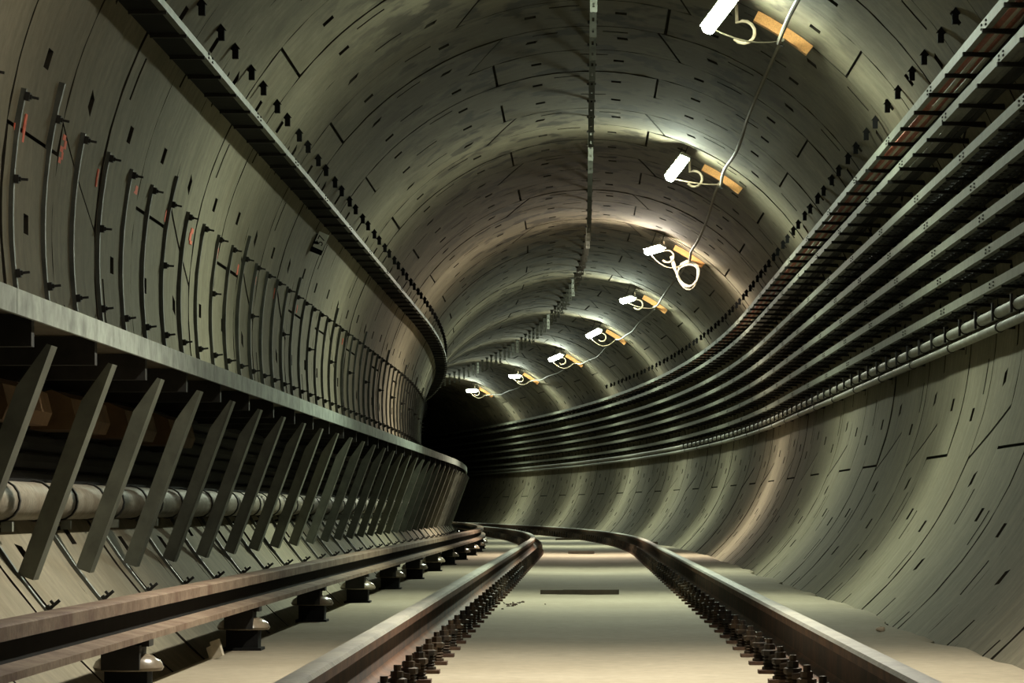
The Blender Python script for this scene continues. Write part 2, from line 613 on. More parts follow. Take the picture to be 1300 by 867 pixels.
for cx, lab, grp in ((XL, 'spring-bolted fastener holding the rail beside the conductor rail', 'fasteners under the rail by the conductor rail'),
                     (XR, 'spring-bolted fastener holding the rail beside the bare wall', 'fasteners under the rail by the bare wall')):
    s = 8.3
    while s < 108:
        loc, rz = place(s, cx, FLOOR_Z)
        if s < 34:
            t = thing('rail_fastener', lab, 'rail fastener', loc, rz, grp)
            bp = put('base_plate', FM['base_plate'], t)
            for key in ('out', 'in'):
                put('spring_bolt', FM['bolt_' + key], bp)
                put('rail_clip', FM['clip_' + key], t)
        else:
            tag(put('rail_fastener', FM['simple'], None, loc, rz), lab, 'rail fastener', grp)
        s += 0.76

# ------------------------------------------------------------------ conductor (third) rail on mushroom insulators
X3 = -1.50
base = W(8, X3, -0.025)
mb = MB()
pr = [(-0.08, -0.025), (0.08, -0.025), (0.08, -0.004), (0.014, 0.006), (0.014, 0.068), (0.05, 0.072), (0.05, 0.108), (0.044, 0.112),
      (-0.044, 0.112), (-0.05, 0.108), (-0.05, 0.072), (-0.014, 0.068), (-0.014, 0.006), (-0.08, -0.004)]
mb.sweep([(X3 + x, z) for x, z in pr], steps(6.0, 120), mids=[0, 0, 0, 1, 1, 0, 0, 0, 0, 0, 1, 1, 0, 0])  # web sides black: shade of the recess put into the colour
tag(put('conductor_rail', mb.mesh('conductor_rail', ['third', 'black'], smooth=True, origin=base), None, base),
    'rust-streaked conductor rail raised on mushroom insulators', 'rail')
mb = MB(); mb.abox(-0.085, 0.085, -0.10, 0.10, -0.004, 0.012); mb.abox(-0.07, 0.07, -0.075, 0.075, 0.012, 0.10); IM_ped = mb.mesh('pedestal', 'black')
mb = MB(); mb.lathe([(0.06, 0.085), (0.112, 0.09), (0.118, 0.10), (0.108, 0.12), (0.082, 0.138), (0.045, 0.148), (0.0, 0.15)], n=18)
IM_dome = mb.mesh('insulator_dome', 'porcelain', smooth=True)
mb = MB(); mb.abox(-0.075, 0.05, -0.12, 0.075, 0.095, 0.175); mb.abox(-0.075, 0.075, -0.06, 0.06, 0.170, 0.1925); IM_clamp = mb.mesh('rail_clamp', 'dark')
for k in range(-1, 23):
    s = 11.9 + 4.03 * k
    loc, rz = place(s, X3 + 0.005, FLOOR_Z)
    lab = 'tiny mushroom insulator under the conductor rail, beyond the tenth from the near end'
    if k < 0:
        lab = 'mushroom insulator under the conductor rail, below the picture edge'
    elif k < 10:
        lab = '%s brown mushroom insulator under the conductor rail, counted from the near end' % ORDINAL[k]
    t = thing('insulator', lab, 'insulator', loc, rz, 'insulators under the conductor rail')
    put('pedestal', IM_ped, t)
    put('insulator_dome', IM_dome, t)
    put('rail_clamp', IM_clamp, t)

# ------------------------------------------------------------------ walkway on inclined struts
XE, ZE = -1.72, 1.074                # outer top edge of the walkway
S_W0, S_W1 = 8.0, 118.0
base = W(S_W0, XE, ZE - 0.08)
walk = thing('walkway', 'raised evacuation walkway with galvanised edge on inclined struts', 'walkway', base)
s = S_W0
while s < S_W1:
    e = min(s + 3.0, S_W1)
    mb = MB()
    mb.sweep([(XE, ZE), (XE, ZE - 0.078), (XE - 0.012, ZE - 0.078), (XE - 0.012, ZE - 0.012), (XE - 0.06, ZE - 0.012), (XE - 0.06, ZE)],
             steps(s + 0.004, e - 0.004))
    put('edge_beam', mb.mesh('edge_beam', 'galv_edge', origin=base), walk)
    mb = MB()
    xw = wall_x(ZE, -1) + 0.01
    mb.sweep([(XE - 0.014, ZE - 0.014), (XE - 0.014, ZE - 0.05), (xw, ZE - 0.05), (xw, ZE - 0.014)], steps(s + 0.004, e - 0.004))
    put('deck_board', mb.mesh('deck_board', 'deck', origin=base), walk)
    s = e
# one strut and cross beam per lining ring, in path-local coordinates (x across, y along, z up from the edge base)
mb = MB()
top = Vector((0.0, 0, -0.06)); foot = Vector((-0.285, 0, -0.835))
dirv = (top - foot).normalized()
mb.bar(foot, top - dirv * 0.16, (1, 0, 0), 0.028, 0.005)
# tapered head
h0 = top - dirv * 0.16; nx = Vector((dirv.z, 0, -dirv.x))
mb.add([h0 + nx * 0.028 + Vector((0, -.005, 0)), h0 - nx * 0.028 + Vector((0, -.005, 0)), top + nx * 0.028 + Vector((0, -.005, 0)), top + nx * 0.016 + Vector((0, -.005, 0)),
        h0 + nx * 0.028 + Vector((0, .005, 0)), h0 - nx * 0.028 + Vector((0, .005, 0)), top + nx * 0.028 + Vector((0, .005, 0)), top + nx * 0.016 + Vector((0, .005, 0))],
       [(0, 1, 3, 2), (4, 6, 7, 5), (0, 2, 6, 4), (1, 5, 7, 3), (0, 4, 5, 1), (2, 3, 7, 6)])
# return flange of the angle section, facing the track
mb.box((foot + top) / 2 + nx * 0.028 + Vector((0, 0.06, 0)), (top - foot) / 2, (0, 0.065, 0), nx * 0.004)
ME_strut = mb.mesh('strut', 'strut')
mb = MB()
xw = wall_x(ZE - 0.1, -1) - XE
mb.abox(xw, -0.03, -0.03, 0.03, -0.075, 0.027)
ME_beam = mb.mesh('cross_beam', 'dark')
walk_s = []
k = -2
while True:
    s = 13.0 + 1.49 * k
    k += 1
    if s < S_W0 + 0.3:
        continue
    if s > S_W1 - 0.5:
        break
    walk_s.append(s)
    loc, rz = place(s, XE, ZE - 0.08)
    put('strut', ME_strut, walk, loc - base, rz)
    put('cross_beam', ME_beam, walk, loc - base, rz)

# slope channels with hooked bolts at the strut feet
def arc_bar(mb, ph0, ph1, r0, r1, hw, n=5, y=0.0):
    """curved bar lying on the lining between two angles, ring-local"""
    vs_ = []
    for i in range(n + 1):
        p = ph0 + (ph1 - ph0) * i / n
        vs_ += [polar(p, r0, y - hw), polar(p, r0, y + hw), polar(p, r1, y + hw), polar(p, r1, y - hw)]
    fs = []
    for i in range(n):
        for k in range(4):
            fs.append((i * 4 + k, i * 4 + (k + 1) % 4, (i + 1) * 4 + (k + 1) % 4, (i + 1) * 4 + k))
    fs += [(3, 2, 1, 0), tuple(n * 4 + k for k in range(4))]
    mb.add(vs_, fs)

mb = MB(); arc_bar(mb, -113, -132.5, TR - 0.012, TR + 0.008, 0.018, 6); ME_foot = mb.mesh('foot_channel', 'channel')
mb = MB()
c = polar(-130, TR - 0.012); out = -polar(-130, 1.0); tan = Vector((out.z, 0, -out.x))
mb.box(c + out * 0.008, tan * 0.014, (0, 0.014, 0), out * 0.008)
mb.box(c + out * 0.032, tan * 0.006, (0, 0.006, 0), out * 0.024)
mb.box(c + out * 0.03 - tan * 0.008, tan * 0.012, (0, 0.008, 0), out * 0.005)
ME_footbolt = mb.mesh('hooked_bolt', 'dark')
for s in walk_s:
    if s > 66:
        break
    loc, rz = ring_place(s)
    t = thing('foot_channel', 'steel channel with hooked bolt at a walkway strut foot', 'wall channel', loc, rz, 'channels at the walkway strut feet')
    put('channel_strip', ME_foot, t)
    put('hooked_bolt', ME_footbolt, t)

# pipe under the walkway
XP, ZP, RP = -2.12, 0.434, 0.073
base = W(9, XP, ZP)
pipe = thing('pipe', 'grey-brown pipe with banded couplings under the walkway', 'pipe', base)
mb = MB(); mb.sweep(circ(XP, ZP, RP, 16), steps(8.2, 112)); put('pipe_run', mb.mesh('pipe_run', 'pipe', smooth=True, origin=base), pipe)
mb = MB()
mb.tube([(0, -0.02, 0), (0, 0.02, 0)], RP + 0.007, 16); ME_band = mb.mesh('coupling_band', 'dark', smooth=True)
mb = MB()
mb.tube([(0, -0.014, 0), (0, 0.014, 0)], RP + 0.006, 16)
mb.tube([(0.0, 0, -RP), (0.02, 0, -RP - 0.03), (-0.05, 0, -RP - 0.05)], 0.010, 6)
mb.box((0.03, 0, -RP - 0.022), (0.02, 0, 0), (0, 0.02, 0), (0, 0, 0.018), 1)
ME_pclamp = mb.mesh('pipe_clamp', ['dark', 'galv'])
for s in walk_s:
    if s > 72:
        break
    loc, rz = place(s + 0.14, XP, ZP); put('pipe_clamp', ME_pclamp, pipe, loc - base, rz)
    loc, rz = place(s + 1.0, XP, ZP); put('coupling_band', ME_band, pipe, loc - base, rz)

# made-up black cables under the deck, added to darken the space behind the struts
for k in range(7):
    z = 0.985 - 0.078 * k
    x = wall_x(z, -1) + 0.05
    lab = ('%s added black shading cable from the top behind the walkway struts' % ORDINAL[k]) if 0 < k < 6 else \
        ('top added black shading cable behind the walkway struts, under the deck' if k == 0 else 'lowest added black shading cable behind the walkway struts, just over the pipe')
    base = W(9, x, z)
    mb = MB(); mb.sweep(circ(x, z, 0.038, 8), steps(8.2, 112))
    tag(put('power_cable', mb.mesh('power_cable', 'cable', smooth=True, origin=base), None, base), lab, 'cable', 'added black shading cables behind the walkway struts')

# brown duct pieces lying on wall brackets above the pipe
mb = MB()
prof = [(-0.13, 0.0), (0.13, 0.0), (0.15, 0.05), (0.13, 0.13), (0.05, 0.165), (0.0, 0.15), (-0.06, 0.165), (-0.13, 0.12)]
vs_ = [Vector((x, y, z)) for y in (-0.55, 0.55) for x, z in prof]
n = len(prof)
mb.add(vs_, [(k, (k + 1) % n, n + (k + 1) % n, n + k) for k in range(n)] + [tuple(range(n - 1, -1, -1)), tuple(range(n, 2 * n))])
ME_duct = mb.mesh('duct_shell', 'brown')
mb = MB(); mb.abox(-0.20, 0.10, -0.02, 0.02, -0.03, 0.0); ME_duct_br = mb.mesh('duct_bracket', 'dark')
for k, lab in enumerate(('brown duct piece under the walkway, first from the picture edge', 'brown duct piece under the walkway, second from the picture edge',
                         'brown duct piece under the walkway, third from the picture edge', 'brown duct piece under the walkway, last and deepest in shade')):
    s = 13.7 + 1.75 * k
    loc, rz = place(s, -2.24, 0.73)
    t = thing('duct', lab, 'duct', loc, rz, 'brown ducts under the walkway')
    put('duct_shell', ME_duct, t)
    put('duct_bracket', ME_duct_br, t)

# ------------------------------------------------------------------ upright wall channels over the walkway
mb = MB(); arc_bar(mb, -77.6, -97.8, TR - 0.022, TR + 0.006, 0.016, 8); ME_uch = mb.mesh('channel_strip', 'channel')
mb = MB(); arc_bar(mb, -74.5, -97.8, TR - 0.022, TR + 0.006, 0.016, 9); ME_uch2 = mb.mesh('channel_strip_long', 'channel')
def bolt_mesh(ph):
    mb = MB()
    out = -polar(ph, 1.0); tan = Vector((out.z, 0, -out.x)); c = polar(ph, TR - 0.022)
    mb.box(c + out * 0.010, tan * 0.018, (0, 0.020, 0), out * 0.010)
    mb.box(c + out * 0.032, tan * 0.0055, (0, 0.0055, 0), out * 0.028)
    mb.box(c + out * 0.024, tan * 0.010, (0, 0.010, 0), out * 0.005)
    return mb.mesh('clamp_bolt', 'dark')
ME_bolts = [bolt_mesh(-78.3), bolt_mesh(-95.8)]
ME_bolt_mid = bolt_mesh(-86.5)
s, k = 15.05, 0
ch_s = []
while s < 76:
    loc, rz = ring_place(s)
    lab = 'thin upright steel wall channel above the walkway, farther than the twentieth of its row'
    if 1 <= k <= 20:
        lab = '%s upright steel wall channel above the walkway, counted from the left picture edge' % ORDINAL[k - 1]
    elif k == 0:
        lab = 'upright steel wall channel standing just at the left picture edge'
    t = thing('wall_channel', lab, 'wall channel', loc, rz, 'upright channels above the walkway')
    st_ = put('channel_strip', ME_uch2 if k % 5 == 2 else ME_uch, t)
    for b in ME_bolts:
        put('clamp_bolt', b, st_)
    if k % 3 == 1:
        put('clamp_bolt', ME_bolt_mid, st_)
    ch_s.append(s)
    s += 0.95
    k += 1

# salmon spray marks beside the channels
def paint_patch(mb, s, ds, pa, pb):
    o, a = frame(s)
    loc, rz = ring_place(s)
    mt = Matrix.Translation(loc) @ Matrix.Rotation(rz, 4, 'Z')
    q = []
    for p in (pa, pb):
        for y in (-ds / 2, ds / 2):
            for r in (TR - 0.003, TR + 0.002):
                q.append(mt @ polar(p, r, y))
    mb.add(q, [(0, 2, 6, 4), (1, 5, 7, 3), (0, 4, 5, 1), (2, 3, 7, 6), (0, 1, 3, 2), (4, 6, 7, 5)])
marks = [
    [(16.02, .055, -79.1, -79.7), (16.02, .05, -79.9, -80.9), (16.0, .055, -81.1, -81.8), (16.24, .05, -79.6, -82.4)],
    [(17.4, .09, -79.0, -79.6), (17.46, .07, -79.5, -80.4), (17.37, .10, -80.3, -80.9), (17.42, .06, -80.8, -81.6), (17.36, .08, -81.5, -82.1)],
    [(18.68, .045, -80.0, -82.0)],
    [(20.2, .11, -78.9, -79.9), (20.17, .12, -79.7, -80.7), (20.2, .09, -80.6, -81.2)],
    [(21.65, .05, -79.2, -80.8)],
    [(23.1, .12, -79.2, -79.9), (23.05, .10, -79.9, -81.0), (23.12, .12, -80.9, -81.4)],
    [(24.72, .07, -79.3, -81.0)],
    [(26.2, .09, -79.5, -81.3)],
    [(27.6, .07, -79.6, -81.0)],
    [(29.3, .08, -79.3, -81.2)],
    [(31.6, .07, -79.4, -80.9)],
    [(35.2, .10, -79.2, -80.9)],
    [(37.6, .08, -79.6, -81.0)],
]
for mk in marks:
    mb = MB()
    for a in mk:
        paint_patch(mb, *a)
    put('spray_mark', mb.mesh('spray_mark', 'paint'), walls['wall_left'])['label'] = 'salmon sprayed mark'

# ------------------------------------------------------------------ cable trays
def tray(name, label, side, lx, lz, s0, s1, floor_kind, arm_s0, arm_step, arm_far, stub=True):
    """lx, lz: top of the lip; arms run from the lip back to the lining"""
    wx = wall_x(lz - 0.04, side)
    base = W(s0, lx, lz - 0.06)
    t = thing(name, label, 'cable tray', base)
    s = s0
    bolts = MB()
    while s < s1:
        e = min(s + 3.0, s1)
        mb = MB()
        o = side
        lz_, lz = lz, (lz if side > 0 else lz - 0.018)
        mb.sweep([(lx, lz + 0.006), (lx, lz_ - 0.052), (lx + o * 0.035, lz_ - 0.052), (lx + o * 0.035, lz_ - 0.044), (lx + o * 0.009, lz_ - 0.044), (lx + o * 0.009, lz + 0.006)],
                 steps(s + 0.003, e - 0.003))
        put('tray_lip', mb.mesh('tray_lip', 'galv' if side > 0 else 'strut', origin=base), t)
        lz = lz_
        if s < 60:
            for ds in (0.10,):
                for dz in (-0.014, -0.036):
                    for q in (s + ds, e - ds):
                        mt = Matrix.Translation(W(q, lx, lz + dz)) @ Matrix.Rotation(frame(q)[1], 4, 'Z')
                        mb2 = MB(); mb2.abox(-0.006, 0.006, -0.018, 0.018, -0.0045, 0.0045)
                        bolts.add([mt @ p for p in mb2.v], mb2.f)
        s = e
    tag(put('splice_bolts', bolts.mesh('splice_bolts', 'dark', origin=base), t), kind='stuff')
    fx0, fx1 = lx + side * 0.012, (wx - side * 0.03 if side > 0 else lx - 0.20)
    zf = lz - 0.046
    if floor_kind == 'solid':
        mb = MB()
        mb.sweep([(fx0, zf), (fx0, zf + 0.006), (fx1, zf + 0.006), (fx1, zf)], steps(s0, s1))
        put('tray_floor', mb.mesh('tray_floor', 'black', origin=base), t)
    elif floor_kind == 'slots':
        # perforated sheet: staggered slots left open in a fine grid
        mb = MB()
        nx_ = 7
        xs = [fx0 + (fx1 - fx0) * i / nx_ for i in range(nx_ + 1)]
        st = []
        q = 14.0
        while q < min(s1, 62):
            st += [q, q + 0.14]
            q += 0.22
        row = [[W(a, x, zf) - base for x in xs] for a in st]
        vv = [p for r_ in row for p in r_]
        ff = []
        for i in range(len(st) - 1):
            for j in range(nx_):
                if i % 2 == 0 and j % 2 == 1:
                    continue
                k = i * (nx_ + 1) + j
                ff.append((k, k + 1, k + nx_ + 2, k + nx_ + 1))
        mb.add(vv, ff)
        m2 = MB()
        m2.sweep([(fx0, zf), (fx1, zf)], steps(st[-1], s1), closed=False)
        mb.add([p - base for p in m2.v], m2.f)
        me = mb.mesh('tray_floor', 'tray')
        o = put('tray_floor', me, t)
        sm = o.modifiers.new('sheet', 'SOLIDIFY'); sm.thickness = 0.004
    # cantilever arms
    L = abs(wx - lx)
    mb = MB()
    z0 = -0.052
    if side > 0:
        d0, d1 = (0.020, 0.034) if stub else (0.012, 0.022)
        a = [Vector((0.012, y, z)) for y, z in ((-0.016, z0), (0.016, z0), (0.016, z0 - d0), (-0.016, z0 - d0))]
        b = [Vector((L + 0.01, y, z)) for y, z in ((-0.016, z0), (0.016, z0), (0.016, z0 - d1), (-0.016, z0 - d1))]
        mb.add(a + b, [(0, 1, 2, 3), (7, 6, 5, 4), (0, 4, 5, 1), (1, 5, 6, 2), (2, 6, 7, 3), (3, 7, 4, 0)])
        if stub:
            mb.abox(-0.014, 0.05, -0.02, 0.02, z0 - 0.022, z0 + 0.001)
    else:
        # rung under the sheet, with a bracket above it back to the lining
        mb.abox(-0.19, 0.0, -0.014, 0.014, z0 - 0.016, z0 + 0.006)
        mb.abox(-L + 0.0, -0.13, -0.014, 0.014, z0 + 0.09, z0 + 0.12)
        mb.abox(-0.145, -0.13, -0.014, 0.014, z0, z0 + 0.12)
    me = mb.mesh('arm', 'dark')
    far = MB()
    s = arm_s0
    while s < s1:
        loc, rz = place(s, lx, lz)
        if s < arm_far:
            put('arm', me, t, loc - base, rz)
        else:
            mt = Matrix.Translation(loc - base) @ Matrix.Rotation(rz, 4, 'Z')
            far.add([mt @ p for p in mb.v], mb.f)
        s += arm_step
    if far.v:
        tag(put('arms_beyond', far.mesh('arms_beyond', 'dark'), t), kind='stuff')
    return t, fx0, fx1, zf

# the single tray high on the walkway side
tl, fx0, fx1, zf = tray('cable_tray', 'dark ladder cable tray running alone above the walkway', -1, -2.06, 2.512 + CAM_Z, 14.0, 112, 'solid', 15.2, 0.9, 76)
for k, lab in enumerate(('black cable nearest the lip of the lone tray', 'black cable in the middle of the lone tray', 'black cable at the wall side of the lone tray')):
    x = fx0 + (fx1 - fx0) * (0.2 + 0.32 * k)
    base = W(14, x, zf + 0.03)
    mb = MB(); mb.sweep(circ(x, zf + 0.026, 0.019, 8), steps(13.5, 110))
    tag(put('power_cable', mb.mesh('power_cable', 'cable', smooth=True, origin=base), None, base), lab, 'cable', 'cables in the lone tray')

# the seven trays of the other side
KS = [1.212, 1.088, 0.934, 0.830, 0.732, 0.642, 0.551]
ORD = ['top', 'second', 'third', 'fourth', 'fifth', 'sixth', 'lowest']
tray_geo = []
for k, kk in enumerate(KS):
    lo, hi = 1.0, 3.0
    for _ in range(50):
        x = (lo + hi) / 2
        if x < wall_x(kk * x + CAM_Z, 1) - (0.245 - 0.0105 * k):
            lo = x
        else:
            hi = x
    lx, lz = x, kk * x + CAM_Z + 0.02
    lab = {0: 'top cable tray of the seven stacked trays, carrying red and white cables',
           1: 'second cable tray from the top of the seven, carrying grey cables',
           2: 'third cable tray from the top of the seven stacked trays',
           3: 'middle cable tray of the seven stacked trays',
           4: 'fifth cable tray from the top, slotted, of the seven stacked trays',
           5: 'sixth cable tray from the top, slotted, just over the lowest tray',
           6: 'lowest cable tray of the seven, slotted, over the two pipes'}[k]
    t, fx0, fx1, zf = tray('cable_tray', lab, 1, lx, lz, 16.0, 138, 'none' if k < 2 else 'slots', 17.0 + 0.11 * k, 0.98, 74, k < 2)
    tag(t, group='seven stacked cable trays')
    tray_geo.append((lx, lz, fx0, fx1, zf))

def cable_run(k, frac, r, mat, lab, grp, s0=17, s1=132, wob=0.005):
    lx, lz, fx0, fx1, zf = tray_geo[k]
    rr = random.Random(int(frac * 1000) + k * 77)
    x0 = fx0 + (fx1 - fx0) * frac
    ph = rr.uniform(0, 6)
    pts = [W(s, x0 + wob * math.sin(s * 0.9 + ph), zf + 0.002 + r - 0.006 + 0.004 * math.sin(s * 2.1 + ph)) for s in steps(s0, s1, 1.2)] if False else None
    base = W(s0, x0, zf)
    mb = MB()
    ss = []
    s = s0
    while s < s1:
        ss.append(s)
        s += 0.8 if s < 60 else 2.0
    mb.tube([W(s, x0 + wob * math.sin(s * 0.9 + ph), zf - 0.004 + r) for s in ss], r, 6)
    tag(put('power_cable', mb.mesh('power_cable', mat, smooth=True, origin=base), None, base), lab, 'cable', grp)

for fr, r, mat, lab in ((0.10, 0.017, 'cable_red', 'red cable nearest the lip of the top tray'),
                        (0.27, 0.017, 'cable_red', 'red cable second from the lip of the top tray'),
                        (0.42, 0.014, 'cable_white', 'white cable beside the red ones in the top tray'),
                        (0.55, 0.017, 'cable_red', 'red cable between two white ones in the top tray'),
                        (0.70, 0.015, 'cable_white', 'thin white cable at the wall side of the top tray'),
                        (0.86, 0.017, 'cable', 'black cable against the wall in the top tray')):
    cable_run(0, fr, r, mat, lab, 'cables in the top tray')
for fr, r, mat, lab in ((0.15, 0.020, 'cable_grey', 'grey cable nearest the lip of the second tray'),
                        (0.38, 0.020, 'cable_grey', 'grey cable in the middle of the second tray'),
                        (0.60, 0.022, 'cable', 'thick black cable in the second tray'),
                        (0.84, 0.018, 'cable', 'black cable at the wall in the second tray')):
    cable_run(1, fr, r, mat, lab, 'cables in the second tray')
for k in range(2, 7):
    for fr, r, w_ in ((0.3, 0.022, 'lip'), (0.72, 0.024, 'wall')):
        cable_run(k, fr, r, 'cable', 'black cable on the %s side of the %s tray' % (w_, ORD[k] if k != 3 else 'middle'), 'black cables in the slotted trays')

# two pipes under the lowest tray, on strap hangers
for (xp, zp, rp, lab, mat) in ((2.555, 1.206 + CAM_Z, 0.036, 'upper pale pipe in strap hangers under the lowest cable tray', 'pale_pipe'),
                               (2.56, 1.118 + CAM_Z, 0.028, 'lower pale pipe running below the strap hangers', 'pale_pipe')):
    base = W(16, xp, zp)
    t = thing('pipe', lab, 'pipe', base)
    mb = MB(); mb.sweep(circ(xp, zp, rp, 10), steps(15.5, 138)); put('pipe_run', mb.mesh('pipe_run', mat, smooth=True, origin=base), t)
    mb = MB()
    if rp > 0.035:
        mb.tube([(0, -0.02, 0), (0, 0.02, 0)], rp + 0.006, 10)
        mb.abox(-rp - 0.012, -rp + 0.002, -0.02, 0.02, -0.05, 0.06)
        mb.abox(-0.01, 0.11, -0.015, 0.015, 0.034, 0.05)
    else:
        mb.tube([(0, -0.018, 0), (0, 0.018, 0)], rp + 0.006, 10)
        mb.abox(0.0, 0.10, -0.012, 0.012, -0.012, 0.012)
    me = mb.mesh('pipe_hanger', 'dark')
    s = 16.4
    while s < 70:
        loc, rz = place(s, xp, zp)
        put('pipe_hanger', me, t, loc - base, rz)
        s += 0.98 if rp > 0.035 else 2.94

# ------------------------------------------------------------------ slotted hangers along the crown
mb = MB()
zs = [-0.30, -0.265, -0.235, -0.18, -0.15, -0.095, -0.065, 0.0]
for y in (0,):
    xs = [-0.026, -0.009, 0.009, 0.026]
    vs_ = [Vector((x, yy, z)) for yy in (-0.006, 0.006) for z in zs for x in xs]
    nz = len(zs)
    ff = []
    for L in (0, 1):
        for i in range(nz - 1):
            for j in range(3):
                if j == 1 and i in (1, 3, 5):
                    continue
                k = L * nz * 4 + i * 4 + j
                ff.append((k, k + 1, k + 5, k + 4))
    for i in range(nz - 1):
        for j in (0, 3):
            k = i * 4 + j
            ff.append((k, k + 4, k + 4 + nz * 4, k + nz * 4))
    for j in range(3):
        for i in (0, nz - 1):
            k = i * 4 + j
            ff.append((k, k + 1, k + 1 + nz * 4, k + nz * 4))
    mb.add(vs_, ff)
ME_hang = mb.mesh('slotted_strip', 'hang')
mb = MB(); mb.abox(-0.04, 0.04, -0.03, 0.03, -0.012, 0.012); ME_hangfoot = mb.mesh('ceiling_plate', 'dark')
s = 26.2
while s < 126:
    loc, rz = place(s, TX + 0.012, TZ + TR - 0.008)
    t = thing('crown_hanger', 'slotted steel strip hanging from the crown of the tunnel', 'hanger', loc, rz, 'slotted strips hanging along the crown')
    put('slotted_strip', ME_hang, t)
    put('ceiling_plate', ME_hangfoot, t)
    s += 1.4

# ------------------------------------------------------------------ arrow-shaped wall clips above the trays
def clip_mesh(ph):
    mb = MB()
    out = -polar(ph, 1.0)
    c = polar(ph, TR)
    # plate stands across the tunnel, upright, cap like an arrow head
    up = Vector((0, 0, 1)); sd = Vector((1, 0, 0))
    c = c + out * 0.03
    mb.box(c - up * 0.015, sd * 0.018, (0, 0.02, 0), up * 0.032)
    p = [c + sd * -0.028 + up * 0.012, c + sd * 0.028 + up * 0.012, c + up * 0.048]
    vs_ = [q + Vector((0, y, 0)) for y in (-0.022, 0.022) for q in p]
    mb.add(vs_, [(0, 1, 2), (5, 4, 3), (0, 3, 4, 1), (1, 4, 5, 2), (2, 5, 3, 0)])
    mb.box(c - out * 0.015, out * 0.02, (0, 0.008, 0), Vector((out.z, 0, -out.x)) * 0.008)
    return mb.mesh('wall_clip', 'black')
for ph, lab, grp in ((-56.2, 'small black arrow-shaped wall clip above the lone tray', 'wall clips above the lone tray'),
                     (53.6, 'small black arrow-shaped wall clip above the seven trays', 'wall clips above the seven trays')):
    me = clip_mesh(ph)
    s, k = 17.8, 0
    while s < 84:
        loc, rz = ring_place(s)
        tag(put('wall_clip', me, None, loc, rz), lab, 'wall clip', grp)
        s += 0.84 if k % 2 else 1.06
        k += 1

# ------------------------------------------------------------------ lamps, wooden blocks, cords
LAMP0, LAMP_STEP = 13.93, 11.6
LAMP_X, LAMP_Z = 0.957, 3.5 + CAM_Z
TILT = {-2: (.22, .1), -1: (.22, .1), 0: (.22, .1), 1: (.19, .20), 2: (.18, .20), 3: (.24, .03), 4: (.20, .03), 5: (.27, .13), 6: (.29, .12), 7: (.25, .0), 8: (.30, .0)}
WHERE = {-2: 'fluorescent lamp far behind the viewer', -1: 'fluorescent lamp overhead behind the viewer', 0: 'fluorescent lamp just above the top picture edge',
         1: 'lit fluorescent lamp cut by the top picture edge', 2: 'lit fluorescent lamp hung steeply beside a straight pale cord',
         3: 'lit warm fluorescent lamp beside the coiled white cord', 4: 'small lit lamp, fourth down the row of lamps',
         5: 'small lit lamp, fifth down the row of lamps', 6: 'small lit lamp, sixth down the row of lamps',
         7: 'tiny lit lamp, last but one of the row', 8: 'tiny lit lamp, last of the row before the dark bend'}
NTH = {-2: 'far behind the viewer', -1: 'behind the viewer', 0: 'above the top picture edge', 1: 'at the first lamp, by the top picture edge', 2: 'at the second lamp, with the straight cord',
       3: 'at the third lamp, hung with coiled white cord', 4: 'at the fourth lamp', 5: 'at the fifth lamp', 6: 'at the sixth lamp',
       7: 'at the last lamp but one', 8: 'at the last lamp before the dark bend'}
SHORT = {-2: 'far behind the viewer', -1: 'behind the viewer', 0: 'above the picture', 1: 'first', 2: 'second', 3: 'third', 4: 'fourth', 5: 'fifth', 6: 'sixth', 7: 'seventh', 8: 'eighth'}
hook_pts = {}
